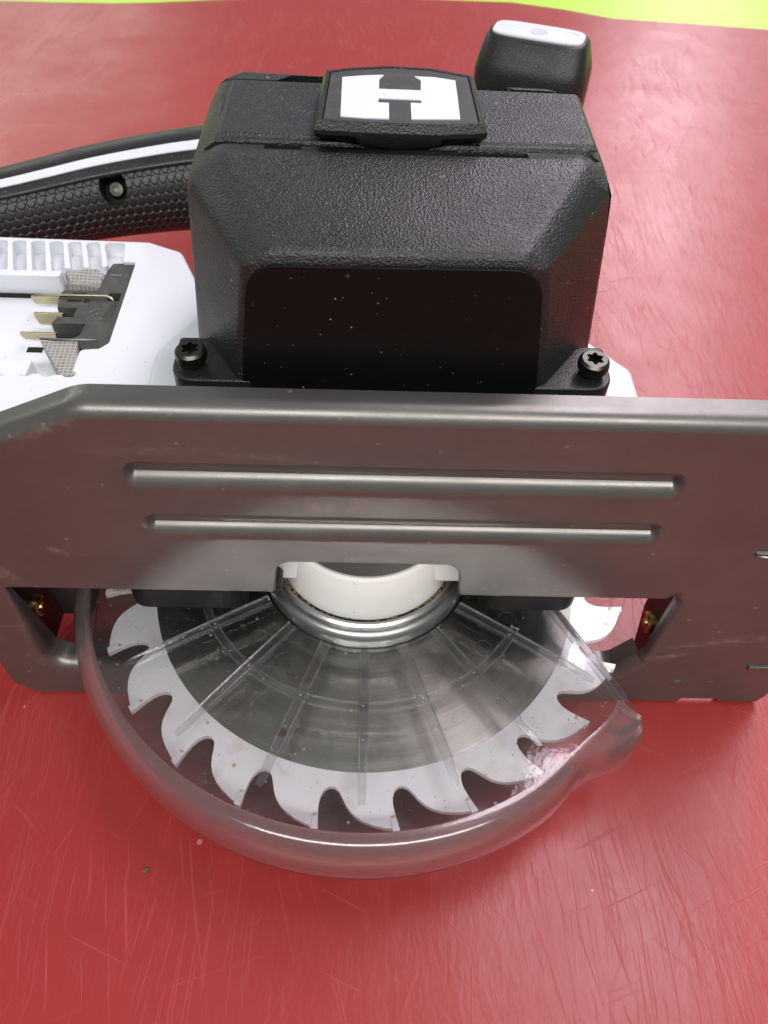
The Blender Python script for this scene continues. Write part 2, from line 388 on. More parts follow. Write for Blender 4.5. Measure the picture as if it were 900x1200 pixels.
# ------------------------------------------------------------------ the setting
ZT = -33.6
tt = mesh('tabletop', [(-1500, -900, ZT-2), (2500, -900, ZT-2), (2500, 2600, ZT-2), (-1500, 2600, ZT-2)], [[0, 1, 2, 3]], M['green'], kind='structure')
edge = [(-900, 596), (-316, 609), (-225, 612), (-189, 618), (-104, 637), (20, 650), (121, 650), (165, 637), (206, 619), (265, 614), (338, 606), (600, 590), (900, 570)]
pts = [(-900, -700), (900, -700)]+edge[::-1]
mat = prism('cutting_mat', pts, ZT-1.9, ZT, M['mat'])
for p in mat.data.polygons: p.use_smooth = False
mat['label'] = 'scratched dull red mat covering the lime green tabletop under the saw'; mat['category'] = 'mat'

# ------------------------------------------------------------------ the saw
saw = bpy.data.objects.new('circular_saw', None); COL.objects.link(saw)
saw['label'] = 'cordless circular saw with black motor, steel base plate and clear blade guard on red mat'
saw['category'] = 'circular saw'
saw.location = (0, 0, 0)

# --- base plate (vertical, facing the viewer; outline in x,z at y = -27)
YF = -27
def offset_loop(pts, ds):
    """move each point of a CCW (x,z) loop inwards (left of travel) by ds[i]"""
    out = []; n_ = len(pts)
    for i in range(n_):
        p = Vector(pts[i]); a = (p-Vector(pts[i-1])).normalized(); c = (Vector(pts[(i+1) % n_])-p).normalized()
        na = Vector((-a.y, a.x)); nc = Vector((-c.y, c.x)); m_ = (na+nc)
        m_ = m_.normalized() if m_.length > 1e-6 else na
        out.append(tuple(p+m_*(ds[i]/max(.5, m_.dot(nc)))))
    return out
vs, fs = [], []
def addloop(l2, ys):
    k = len(vs); vs.extend([(p[0], y, p[1]) for p, y in zip(l2, ys)]); return list(range(k, k+len(l2)))
def strip(A, B):
    n_ = len(A)
    for i in range(n_): fs.append([A[i], A[(i+1) % n_], B[(i+1) % n_], B[i]])
def roll(edge_pts, rs, Ls, hole):
    """rolled rim: returns the index loop of the flat-face boundary"""
    sgn = -1 if hole else 1
    loops = []
    for k in range(7):
        a = math.pi/2*k/6
        ds = [sgn*r*(1-math.sin(a)) for r in rs]; ys = [YF+r*(1-math.cos(a)) for r in rs]
        loops.append(addloop(offset_loop(edge_pts, ds), ys))
    loops.append(addloop(edge_pts, [YF+r+l for r, l in zip(rs, Ls)]))
    for a, b_ in zip(loops, loops[1:]): strip(a, b_)
    return loops[0]
outer = rounded([(-115, -27), (-109, -33), (107.4, -33), (108, -31), (120, -31), (120.6, -33), (134, -33), (136, -28), (136, 96.8), (-63.5, 96.8), (-115, 73.5)],
                [4, 4, .3, .3, .3, .3, 2, 2, 3, 14, 6], 6)
def top(p): return p[1] > 72 and p[0] < 135.5 and (p[1] > 95 or p[0] < -60)
oL = roll(outer, [4.4 if top(p) else .5 for p in outer], [3.2 if top(p) else 1.6 for p in outer], False)
slot = rounded([(-99.5, -15), (80, -15), (87.6, -4), (88.5, 28.8), (26, 28.8), (24.6, 43), (-23.6, 43), (-25.3, 28.8), (-99.5, 28.8)],
               [6, 5, 8, 4, 1.2, 4.5, 4.5, 1.2, 1], 6)
def sr(p): return .5 if (p[1] > 27.5 and p[0] < 85) else (2.8 if (p[0] > 86.5 or p[0] < -99) and p[1] > -8 else 4.6)
rr_ = [sr(p) for p in slot]; LL = [{.5: 1.6, 2.8: .4, 4.6: 4}[q] for q in rr_]
sL = roll(slot, rr_, LL, True)
holes = [sL]
def groove(x0, x1, zt, zb, prof):
    loops = []
    for (dt, db, dx, dep) in prof:
        zt_, zb_ = zt-dt, zb+db; r = (zt_-zb_)/2; zc = (zt_+zb_)/2; l = []
        for s, cx_ in ((1, x1-dx-r*.8), (-1, x0+dx+r*.8)):
            for k in range(9):
                a = -math.pi/2+math.pi*k/8; l.append((cx_+s*r*.8*math.cos(a), zc+s*r*math.sin(a)))
        loops.append(addloop(l, [YF+dep]*len(l)))
    for a, b_ in zip(loops, loops[1:]): strip(a, b_)
    fs.append(loops[-1]); holes.append(loops[0])
prof = [(0, 0, 0, 0), (.35, 1.0, .4, .06), (.9, 2.3, .9, .3), (1.8, 3.5, 1.4, .8), (3.0, 4.5, 1.9, 1.45), (4.1, 5.2, 2.4, 2.05), (5.0, 5.7, 2.8, 2.75)]
groove(-58, 75.5, 80.6, 69.0, prof)
groove(-56.5, 75.5, 62.2, 51.4, [(a*.88, b_*.88, c_, d_*.9) for a, b_, c_, d_ in prof])
groove(101, 150 if False else 133, 52.3, 49.5, [(0, 0, 0, 0), (.4, .4, .4, .5), (.8, .8, .8, 1.2)])
allpolys = [[Vector((vs[i][0], vs[i][2], 0)) for i in oL]]+[[Vector((vs[i][0], vs[i][2], 0)) for i in h] for h in holes]
flatidx = [i for l in [oL]+holes for i in l]
bk = len(vs); vs.extend([(vs[i][0], YF+1.6, vs[i][2]) for i in flatidx])      # the plate's rear face
for t in tessellate_polygon(allpolys): fs.append([flatidx[i] for i in t]); fs.append([bk+i for i in t][::-1])
shoe = mesh('base_plate', vs, fs, M['shoe'], saw, True)
if max(shoe.data.polygons, key=lambda p: p.area).normal.y > 0: shoe.data.flip_normals()
edge_smooth(shoe, 30)
wn = shoe.modifiers.new('normals', 'WEIGHTED_NORMAL'); wn.mode = 'FACE_AREA'; wn.weight = 100; wn.keep_sharp = True
# raised marks on the plate's front end
box('raised_mark', 122, 134, YF-.9, YF+.5, -9.6, -7.4, M['shoe'], saw, .45)
d_ = lathe('raised_mark', [(0, 0), (.9, .05), (1.5, .35), (2.0, .8)], 0, 360, 24, M['shoe'], saw)
d_.matrix_local = Matrix.Translation((102.8*S, (YF-.75)*S, -19.6*S)) @ Matrix.Rotation(math.radians(90), 4, 'X') @ Matrix.Scale(-1, 4, (0, 0, 1))
tube('notch_wire', [(101.5, YF-.4, 50.2), (104, YF-.9, 50.4), (133, YF-.9, 50.4)], .55, M['steel'], saw)

# hinge brackets behind both ends of the slot
def bracket(x0, x1, ya, yb, rx, ry, rz, s):
    br_ = prism('shoe_bracket', rounded([(ya, -25), (yb-4, -25), (yb+2, -4), (yb+2, 30), (ya-4, 30), (ya-3, -4)], 4), x0, x1, M['black_smooth'], saw, .4, axis='x')
    rv = lathe('rivet', [(0, 2.4), (1.2, 2.4), (1.5, 1.7), (2.4, 1.7), (3.0, 2.0), (3.6, 1.5), (3.8, 0)], 0, 360, 28, M['gold'], br_)
    rv.matrix_local = Matrix.Translation((rx*S, ry*S, rz*S)) @ Matrix.Rotation(math.radians(90*s), 4, 'Y')
bracket(-107, -104.6, -16, 10, -104.6, -12.5, -3.0, 1)
bracket(91.8, 93.4, -22, -9, 91.8, -15, -2, -1)

# --- blade: 24 teeth, tips pointing counter-clockwise
R0 = 82.5; A0 = -157.9
toothp = [(.0, 82.5), (-.25, 80.6), (-.55, 78.4), (-.75, 76.0), (-.65, 74.0), (-.1, 72.2), (.8, 71.2), (1.9, 71.1), (2.9, 71.9), (3.7, 73.4), (4.6, 75.4), (5.6, 77.2), (6.8, 78.7), (8.4, 80.0), (10.3, 81.0), (12.4, 81.8), (14.2, 82.3)]
NT = 24; prof = []
for k in range(NT):
    for da, r in toothp: prof.append((A0+15*k+da, r))
def ringplate(name, outerpol, innerpol, z0, z1, mat, parent):
    """flat ring between two loops given as (deg, r)"""
    xy = lambda l: [(r*math.cos(math.radians(d)), r*math.sin(math.radians(d))) for d, r in l]
    o_, i_ = xy(outerpol), xy(innerpol); n_ = len(o_); allp = o_+i_; m_ = len(allp)
    tri = tessellate_polygon([[Vector((x, y, 0)) for x, y in o_], [Vector((x, y, 0)) for x, y in i_]])
    vs = [(x, y, z0) for x, y in allp]+[(x, y, z1) for x, y in allp]
    fs = [list(t) for t in tri]+[[k+m_ for k in t][::-1] for t in tri]
    for s0, c_ in ((0, n_), (n_, len(i_))): fs += [[s0+k, s0+(k+1) % c_, m_+s0+(k+1) % c_, m_+s0+k] for k in range(c_)]
    return mesh(name, vs, fs, mat, parent, False)
circ = lambda r: [(A0+360*i/180, r) for i in range(180)]
blade = ringplate('blade', circ(66.8), circ(8), -.9, .9, M['blade'], saw)
hole = lathe('c', [(0, -5), (1.5, -5), (1.5, 5), (0, 5)], 0, 360, 20, None); hole.location = (-22.9*S, -55.5*S, 0)
cut(blade, [hole])
rimw = ringplate('toothed_rim', prof, circ(66.8), -.9, .9, M['blade_white'], blade)
tip = prism('tooth_tip', [(82.9, 0), (78.6, -.9), (78.9, -2.2), (82.8, -2.0)], -1.25, 1.25, M['blade_white'], blade, .2)
for k in range(NT):
    mw = Matrix.Rotation(math.radians(A0+15*k), 4, 'Z')
    if k == 0: tip.matrix_local = mw
    else: copy_obj(tip, mw)

# --- hub: machined pivot ring, white collar, cast cap
lathe('pivot_ring', [(28.4, 13.0), (28.5, 16.6), (29.5, 16.9), (30.3, 16.3), (30.6, 14.4), (31.3, 14.1), (32.1, 13.2), (32.5, 12.0), (32.5, 8.8), (28.4, 8.8)], -360, 0, 160, M['steel'], saw, close=True)
lathe('pivot_gap', [(0, 15.4), (28.5, 15.4)], -360, 0, 64, M['cavity_shade'], saw)
collar = lathe('collar', [(27.0, 10), (27.0, 16.5), (26.4, 24), (25.6, 31.8), (25.1, 32.5), (24.4, 32.8), (23.6, 32.4), (23.4, 31.0), (23.4, 10)], -360, 0, 128, M['white_dirty'], saw, close=True)
lathe('bearing_cap', [(0, 33.6), (12, 33.6), (13, 32.6), (20, 32.4), (23.5, 31.8), (23.5, 22)], -360, 0, 96, M['cast'], saw)
box('gear_cover', -30, 30, -17, 40, 21, 62, M['white_dirty'], saw, 1)

# --- lower guard (clear)
CH = Vector((56.3, -13.0)); CB = Vector((76.2, -50.2))
dch = (CB-CH).normalized(); CT = CH-dch*16
outl = []
a_end = math.degrees(math.atan2(CB.y, CB.x))      # about -33
for i in range(141):
    d = -205+(a_end+205)*i/140; a = math.radians(d); r = 85.6
    if d > -44: r = 85.6+(CB.length-85.6)*((d+44)/(a_end+44))**1.5
    outl.append((r*math.cos(a), r*math.sin(a)))
outl += [tuple(CH), tuple(CT)]
for i in range(60):
    d = -2-(203)*i/59; a = math.radians(d); outl.append((33*math.cos(a), 33*math.sin(a)))
# flat wall (triangulated, with thickness)
def sheet(name, outline, z0, z1, mat, parent, bev=0):
    tri = tessellate_polygon([[Vector((x, y, 0)) for x, y in outline]]); n_ = len(outline)
    vs = [(x, y, z0) for x, y in outline]+[(x, y, z1) for x, y in outline]
    fs = [list(t) for t in tri]+[[i+n_ for i in t][::-1] for t in tri]+[[i, (i+1) % n_, n_+(i+1) % n_, n_+i] for i in range(n_)]
    o = mesh(name, vs, fs, mat, parent, False); return o
guard = sheet('lower_guard', outl, 6.8, 8.8, M['clear'], saw)
def lipmod(d, r, z):
    """the rim flares into a hooked lip at its leading end"""
    if d > -60:
        k = 1 if r > 88.4 else .25
        dip = max(0, 1-abs(d+49)/9); r -= 1.3*dip*dip*k
        t = min(1, max(0, (d+46)/9.5)); s = t*t*(3-2*t); r += 5.6*s*k
        if d > -35.6: u = (d+35.6)/2.6; r -= 2.2*u*u*k
    return r, z
rimp = [(85.4, 8.9), (86.8, 8.8), (88.2, 8.3), (89.5, 7.3), (90.5, 5.8), (91.2, 3.8), (91.6, 1.2), (91.7, -2), (91.6, -7), (91.3, -10.5), (90.6, -11.8), (89.5, -12.2), (88.6, -11.6),
        (88.9, -7), (89.1, -1), (88.8, 2.4), (87.8, 4.8), (86.6, 6.2), (85.4, 6.8)]
lathe('guard_rim', rimp, -205, a_end-.2, 300, M['rim'], guard, close=True, rmod=lipmod)
# far-side wall of the guard, under the blade
fw = []
for i in range(81):
    a = math.radians(-205+(160)*i/80); fw.append((88.7*math.cos(a), 88.7*math.sin(a)))
for i in range(81):
    a = math.radians(-45-(160)*i/80); fw.append((62*math.cos(a), 62*math.sin(a)))
sheet('guard_back_wall', fw, -12.2, -10.6, M['lower_clear'], guard)
# leading edge bead
def bar3(name, p, q, wd, z0, z1, mat, parent, bev=.5):
    p = Vector(p); q = Vector(q); t = (q-p).normalized(); nrm = Vector((-t.y, t.x))*wd/2
    return prism(name, [tuple(p-nrm), tuple(q-nrm), tuple(q+nrm), tuple(p+nrm)], z0, z1, mat, parent, bev)
nrm = Vector((dch.y, -dch.x))
bar3('guard_edge', CT-nrm*-.8, CB-dch*3-nrm*-.8, 1.8, 5.5, 10.2, M['rib'], guard, .7)
# radial ribs, 20 degrees apart, and the ring rib
def rib_mesh(r0, r1):
    lo = []
    for (r, wd, h) in ((r0, 2.9, 1.5), (r0+10, 2.9, 1.5), (r1-12, 2.5, 1.3), (r1-3, 2.2, .7), (r1, 1.7, .15)):
        z = 8.85; hw = wd/2
        lo.append([(r, -hw-.1, z), (r, -hw, z+h), (r, -hw+.3, z+h), (r, -hw+.42, z+h*.5), (r, hw-.42, z+h*.5), (r, hw-.3, z+h), (r, hw, z+h), (r, hw+.1, z)])
    return lo
rib = loft('guard_rib', rib_mesh(33.5, 78.5), M['rib'], guard)
for k, a in enumerate((-170, -150, -130, -110, -90, -71, -52, -32.5)):
    mw = Matrix.Rotation(math.radians(a), 4, 'Z')
    if k == 0: rib.matrix_local = mw
    else: copy_obj(rib, mw)
lathe('ring_rib', [(50.2, 8.85), (50.3, 10.2), (50.6, 10.2), (50.75, 9.5), (52.35, 9.5), (52.5, 10.2), (52.8, 10.2), (52.9, 8.85)], -200, -29, 150, M['rib'], guard, close=True)
# moulded circles and small raised marks on the clear wall
mc = lathe('moulded_mark', [(5.5, 8.85), (5.6, 9.05), (5.75, 9.05), (5.85, 8.85)], 0, 360, 40, M['rib'], guard, close=True)
spots = [(-14.5, -62, 1), (-10, -40, .62), (43, -22, .5), (35, -32, .45), (-31, -30, .5)]
for k, (x, y, s) in enumerate(spots):
    mw = Matrix.Translation((x*S, y*S, 0)) @ Matrix.Diagonal((s, s, 1, 1))
    if k == 0: mc.matrix_local = mw
    else: copy_obj(mc, mw)
gv, gf = [], []
random.seed(3)
for row, (y0, x0, n_) in enumerate(((-40.5, 8.5, 6), (-44.2, 4.0, 9))):
    for k in range(n_):
        x = x0+k*1.35; 
        for q in range(2):
            ax, ay = x+random.uniform(0, .7), y0+random.uniform(-.1, .9)+k*.10; dx, dy = random.choice(((.16, .9), (.7, .16), (.16, .7)))
            b0 = len(gv); gv += [(ax, ay, 8.85), (ax+dx, ay, 8.85), (ax+dx, ay+dy, 8.85), (ax, ay+dy, 8.85), (ax, ay, 9.1), (ax+dx, ay, 9.1), (ax+dx, ay+dy, 9.1), (ax, ay+dy, 9.1)]
            gf += [[b0+i for i in f] for f in ((0, 1, 2, 3), (4, 5, 6, 7), (0, 1, 5, 4), (1, 2, 6, 5), (2, 3, 7, 6), (3, 0, 4, 7))]
mesh('moulded_lettering', gv, gf, M['rib'], guard, kind='stuff')

# --- upper guard (black) behind the plate, with its two feet in the slot
ug = []
for i in range(41):
    a = math.radians(180*i/40); ug.append((93*math.cos(a), 93*math.sin(a)*.98-6))
ug = [(x, y) for x, y in ug]+[(-93, -14), (93, -14)]
upper = prism('upper_guard', ug, 11.5, 27, M['black_smooth'], saw, 1.5)
c1 = lathe('c', [(0, 0), (35, 0), (35, 50), (0, 50)], 0, 360, 48, None); c1.location.y = 0
c2 = box('c', 62, 200, -60, 20, 0, 60, None); c3 = box('c', -200, -70, -60, 2, 0, 60, None)
cut(upper, [c1, c2, c3]); edge_smooth(upper, 35)
for x0, x1, z0 in ((-68.5, -34, 15.0), (32.8, 61.8, 17.0)):
    prism('guard_foot', rounded([(x0, -24), (x1, -24), (x1, -8), (x0, -8)], [5, 5, 1, 1]), z0, 27.2, M['black_shaded'], upper, .9)
for x in (-26, 37):
    lathe('foot_pin', [(0, 0), (2.1, 0), (2.4, .5), (2.4, 6)], 0, 360, 24, M['black_fine'], upper).matrix_local = Matrix.Translation((x*S, -24.6*S, 27.2*S)) @ Matrix.Rotation(math.radians(-90), 4, 'X')
box('guard_spring_housing', -99, -87.5, -12, 8, -9, 40, M['black_smooth'], saw, 2)
box('blue_insert', -117, -108, -13, -8, -4, 12, M['blue'], saw, 1)

# --- white housing under the motor cover
hull('motor_base', [(71, 4, 74), (71, 17, 74), (60, 31, 74), (44, 40, 74), (-48, 40, 74), (-58, 20, 74), (-58, -8, 74), (68, -8, 74),
                     (73, 4, 66), (73, 18, 66), (62, 33, 66), (44, 42, 66), (-48, 42, 66), (-60, 20, 66), (-60, -10, 66), (73, -10, 66),
                     (73, 4, 30), (73, 18, 30), (62, 33, 30), (44, 42, 30), (-48, 42, 30), (-60, 20, 30), (-60, -10, 30), (73, -10, 30)], M['white'], saw, 1.2)

# --- black motor housing
H = [(-21.0, -12, 125.6), (29.6, -12, 126.0), (-26.4, -12.2, 122.4), (34.8, -12.2, 123.0), (-31.2, -13, 86), (40.5, -13, 86), (-32.5, -13, 60), (42, -13, 60),
     (-33.5, 15, 131.8), (45, 15, 131.9), (-40.7, 12.6, 126.6), (51.9, 12.6, 127.4),
     (-42.6, 6.5, 88), (54, 6.5, 88), (-44.5, 8, 60), (57, 8, 60),
     (-38.0, 54, 131.2), (49.5, 48, 131.2), (-35, 60.5, 130.6), (44, 56, 130.6), (-43.0, 56, 122), (53.5, 52, 122), (-36, 65, 122), (46, 62, 122),
     (-47, 60, 60), (58, 58, 60), (-39, 71, 60), (50, 68, 60)]
motor = hull('motor_housing', H, M['black'], saw)
bevel(motor, 1.8, 5, 9)
bake(motor)
cutters = [box('c', -40, 50, 19.4, 21.8, 129.2, 140, None), box('c', -24, -16, 17.6, 20.4, 125, 140, None), box('c', 17.5, 33, 16.8, 20.6, 125, 140, None),
           box('c', -40, 50, 52.8, 54.4, 129.6, 140, None), prism('c', [(-26, 52.6), (-10, 52.6), (-10, 58.6), (-21, 58.6)], 124, 140, None), prism('c', [(22, 52.4), (36, 50.8), (32, 57.4), (22, 58.2)], 124, 140, None)]
cut(motor, cutters); edge_smooth(motor, 24)
panel = hull('top_panel', [(-35.6, 22.2, 131), (49.4, 22.2, 131), (-35.8, 52.6, 131), (49.6, 50.6, 131), (-34.4, 23.6, 132.3), (48.2, 23.6, 132.3), (-34.6, 51.6, 132.2), (48.2, 49.6, 132.2)], M['black'], motor, .5, 3)
# thin plate over the front; the face's shade is painted in as near-black
face = prism('front_face', rounded([(-31.0, 78), (39.9, 78), (34.0, 123.7), (-25.4, 123.1)], [1, 1, 7, 7], 6), -13.25, -12.6, M['black_shaded'], motor, .2, axis='y')
face.matrix_local = Matrix.Translation((0, 0, 0))
# ears with torx screws
for x, s in ((-41, -1), (51.2, 1)):
    ear = prism('mounting_ear', rounded([(x+s*4.6, -13.4), (x+s*4.6, 2), (x-s*12, 2), (x-s*14, -13.4)], [5, 1, 1, .6]), 70, 93.4, M['black_fine'], motor, .5)
    sc_ = lathe('screw', [(1.2, .4), (2.6, .6), (3.5, 1.9), (3.7, 2.8), (3.5, 4.0), (2.9, 4.6), (0, 4.6)], 0, 360, 40, M['screw'], ear)
    star = []
    for k in range(24):
        r = 1.8+.38*math.cos(6*2*math.pi*k/24); a = 2*math.pi*k/24; star.append((r*math.cos(a), r*math.sin(a)))
    fill = lathe('c', [(0, .2), (3.2, .2), (3.2, .5), (0, .5)], 0, 360, 40, None); bpy.data.objects.remove(fill)
    solid = lathe('c', [(0, 0), (2.6, .0), (3.5, 1.9), (3.7, 2.8), (3.5, 4.0), (2.9, 4.6), (0, 4.6)], 0, 360, 40, M['screw']); sc_.data = solid.data; bpy.data.objects.remove(solid)
    cut(sc_, [prism('c', star, 2.4, 6, None)]); edge_smooth(sc_, 35)
    sc_.location = (x*S, -7.6*S, 93.3*S); sc_.rotation_euler = (.05, 0, .4*s)
# badge
btop = [(-11.7, 46.1), (-6.6, 48.1), (3.2, 50.0), (13.0, 49.4), (22.2, 46.0), (22.6, 34.1), (23.0, 21.4), (13.8, 19.8), (4.8, 19.7), (-3.8, 19.9), (-12.4, 20.6), (-12.1, 31.5)]
ctr = Vector((5.2, 34))
def sc2(p, f, dy=0): v = Vector(p)-ctr; return (ctr.x+v.x*f, ctr.y+v.y*f+dy)
bl = [[(*sc2(p, 1.0), 131.8) for p in btop]]
bl[0] = [(x, (18.9+abs(x-5)*.25) if y < 30 else y, z) for x, y, z in bl[0]]
bl += [[(*sc2(p, 1.05), 134.2) for p in btop], [(*sc2(p, 1.055), 135.2) for p in btop], [(*sc2(p, 1.0), 136.9) for p in btop], [(*sc2(p, .955), 136.9) for p in btop], [(*sc2(p, .945), 136.4) for p in btop]]
badge = loft('badge', bl, M['black_fine'], saw); edge_smooth(badge, 20)
sheet('badge_plate', [sc2(p, .935) for p in btop], 136.3, 136.75, M['block'], badge)
emb = [(-8.0, 42.6), (-2.7, 44.0), (1.6, 44.6), (0.5, 42.0), (0.5, 36.9), (9.9, 36.8), (10.1, 42.2), (8.7, 44.4), (13.3, 44.2), (18.1, 42.8), (18.1, 33.3), (18.0, 22.9), (7.5, 22.2), (7.5, 30.2), (9.8, 30.1), (9.9, 31.8), (0.4, 32.0), (0.4, 29.8), (2.7, 29.8), (2.7, 22.0), (-2.3, 22.0), (-7.7, 22.5)]
sheet('emblem', emb, 136.7, 137.0, M['emblem'], badge)

# --- battery seat (white) with terminals
rec = prism('battery_seat', [(-175, 91), (-74.7, 89.5), (-63, 84), (-55, 66), (-46, 40), (-46, -8), (-175, -8)], 30, 65, M['white'], saw, 2.2, 4)
bake(rec)
cr = [prism('c', rounded([(-200, 66.8), (-98.9, 67.1), (-99.1, 71.6), (-85.6, 73.2), (-84.3, 76.0), (-76.6, 76.2), (-76.1, 34.6), (-78.4, 31.8), (-83.6, 31.2), (-83.4, 22), (-86, 20), (-104.6, 20.5), (-200, 24)], [0, .8, .3, .5, .6, 1.0, 2, 1, 1.5, 1.5, 1, .6, .6, 0][:13], 4), 57.5, 90, None)]
for k in range(-6, 6):
    xc = -114.4+6.05*k
    cr.append(prism('c', rounded([(xc+.2, 69.9), (xc+4.4, 70.1), (xc+(.6 if k < 5 else 3.0)-1.2, 87.2), (xc-5.2, 87)], [.4, .4, 1.4, 1.4], 3), 60.0, 90, None))
    cr.append(prism('c', [(xc+2.0*math.cos(t*.5236), 20.6+1.5*math.sin(t*.5236)) for t in range(12)], 62.6, 90, None))
cut(rec, cr); edge_smooth(rec, 24)
box('seat_rib', -118, -97.5, 22, 29.5, 57, 62.8, M['white'], rec, .8)
box('floor_slot_shade', -103.5, -98.8, 38.6, 41, 57.3, 57.62, M['cavity_shade'], rec)  # black block on the floor, painted shade of a hole that is not cut
box('rail_slot_shade', -170, -98.5, 65.6, 66.6, 57.6, 58.7, M['cavity_shade'], rec)  # black bar along the rail, painted shade of the slot
# sloping pocket floors
wedge = prism('pocket_wedge', [(70.1, 60.1), (76, 60.1), (70.1, 64.2)], .3, 4.0, M['white'], rec, axis='x')
for i, k in enumerate(range(-6, 6)):
    mw = Matrix.Translation(((-114.4+6.05*k)*S, 0, 0))
    if i == 0: wedge.matrix_local = mw
    else: copy_obj(wedge, mw)
tb = prism('terminal_block', rounded([(-84.4, 76.8), (-76.0, 77.4), (-76.3, 34.6), (-78.2, 33), (-84.1, 33.2), (-86, 35.5), (-93, 36), (-95.8, 44.8), (-95.0, 47), (-97.3, 59), (-96.3, 61.6), (-85.7, 61.8), (-85.4, 72)], .7, 2), 57.6, 64, M['block'], rec, .3, 2)
bake(tb)
cut(tb, [box('c', -93.2, -89, 59, 60.2, 60, 70, None), box('c', -93.8, -89.4, 55.4, 56.6, 60, 70, None), box('c', -81.8, -78.2, 56.4, 60.4, 59, 70, None), box('c', -99, -90, 47.6, 52.4, 59.5, 70, None),
         prism('c', [(-99, 36.8), (-88.5, 36.8), (-86, 39), (-85.6, 44.6), (-99, 44.2)], 58.6, 70, None)])
hz = lathe('c', [(0, 0), (1.1, 0), (1.1, 9), (0, 9)], 0, 360, 20, None); hz.location = (-88*S, 56*S, 60*S); cut(tb, [hz]); edge_smooth(tb, 30)
for y, x0, z0, z1 in ((58.0, -105.6, 61.2, 64.0), (50.4, -102.8, 59.2, 63.4), (41.8, -104.6, 60.2, 62.6)):
    prism('terminal_blade', [(x0+.8, z0), (-94, z0), (-94, z1), (x0, z1), (x0-.2, z1-1)], y-.45, y+.45, M['brass'], rec, .25, 2, axis='y')
tube('terminal_strip', [(-104.5, 57.9, 64.1), (-97, 57.9, 64.6), (-82, 57.9, 64.7), (-80.4, 57.4, 64.0), (-79.8, 56.8, 62.8)], .38, M['brass'], rec)
hull('foam_pad', [(-98, 71.4, 58), (-88, 73, 58), (-97, 66, 58), (-86.5, 66.4, 58), (-98.4, 71.6, 64.4), (-88, 72.8, 64.4), (-96.0, 67.0, 62.6), (-86, 67.3, 62.6)], M['foam'], rec, .3)
hull('foam_pad', [(-96.2, 35.6, 60), (-85, 35.8, 60), (-84, 22, 60), (-88, 21.8, 60), (-96.4, 35.5, 64.6), (-85.6, 35.8, 64.6), (-83.2, 23, 63), (-87.4, 22, 62.8)], M['foam'], rec, .3)
tube('foam_clip', [(-96.4, 35.8, 64.9), (-80, 35.6, 65)], .35, M['cast'], rec)
tube('scratch_mark', [(-86, 50, 64.05), (-83.2, 52.5, 64.05), (-82.8, 50.2, 64.05), (-86, 46.6, 64.05), (-81.2, 47.4, 64.05)], .06, M['foam'], rec)

# --- main handle
ctrl = [(-235, 95, 45, 15), (-190, 115, 45, 15), (-146, 137.5, 45, 15.6), (-128.4, 146.7, 45, 16.5), (-111.6, 155.5, 45, 17.6), (-91, 163.8, 45, 18.8), (-73.9, 169.0, 45, 19.8), (-50, 174, 45, 21), (-10, 178, 45, 21), (40, 178, 45, 20), (62, 176, 45, 17)]
def catmull(c, n_):
    out = []
    for i in range(len(c)-1):
        p = [Vector(c[max(i-1, 0)]), Vector(c[i]), Vector(c[i+1]), Vector(c[min(i+2, len(c)-1)])]
        for k in range(n_):
            t = k/n_; out.append(.5*((2*p[1])+(-p[0]+p[2])*t+(2*p[0]-5*p[1]+4*p[2]-p[3])*t*t+(-p[0]+3*p[1]-3*p[2]+p[3])*t**3))
    out.append(Vector(c[-1])); return out
hp = catmull([tuple(c) for c in ctrl], 8)
def shell(name, a0, a1, n_, dr, mat, parent, closed=False):
    """strip of the handle tube between two angles (0 = towards the viewer, 90 = up)"""
    vs, fs, uvs = [], [], []; arc = 0
    for i, p in enumerate(hp):
        q0 = hp[max(i-1, 0)]; q1 = hp[min(i+1, len(hp)-1)]
        t = (Vector(q1[:3])-Vector(q0[:3])).normalized(); f = Vector((t.y, -t.x, 0)).normalized(); u = Vector((0, 0, 1)); r = p[3]+dr
        if i: arc += (Vector(p[:3])-Vector(hp[i-1][:3])).length
        for j in range(n_+1):
            a = math.radians(a0+(a1-a0)*j/n_); vs.append(tuple(Vector(p[:3])+f*(r*math.cos(a))+u*(r*math.sin(a)))); uvs.append((arc, math.radians(a0+(a1-a0)*j/n_)*16))
    m_ = n_+1
    for i in range(len(hp)-1):
        for j in range(n_): fs.append([i*m_+j, (i+1)*m_+j, (i+1)*m_+j+1, i*m_+j+1])
    me = bpy.data.meshes.new(name); me.from_pydata([(x*S, y*S, z*S) for x, y, z in vs], [], fs)
    ul = me.uv_layers.new(name='UVMap')
    for lp in me.loops: ul.data[lp.index].uv = uvs[lp.vertex_index]
    o = link(name, me, mat, parent, True)
    sm_ = o.modifiers.new('t', 'SOLIDIFY'); sm_.thickness = 2*S; sm_.offset = -1
    return o
handle = shell('main_handle', -130, 43.5, 40, 0, M['grip'], saw)
sh2 = shell('handle_spine', 44.5, 228, 36, .2, M['black_smooth'], handle)
shell('handle_stripe', 60, 72, 6, .55, M['white'], handle)
well = lathe('screw_well', [(0, -8), (3.2, -8), (3.4, -1), (3.9, .4), (4.8, .9), (4.8, -2)], 0, 360, 32, M['cavity_shade'], handle)
pos = Vector((-101.3, 144.6, 53.5)); nrm3 = Vector((.12, -.78, .55)).normalized()
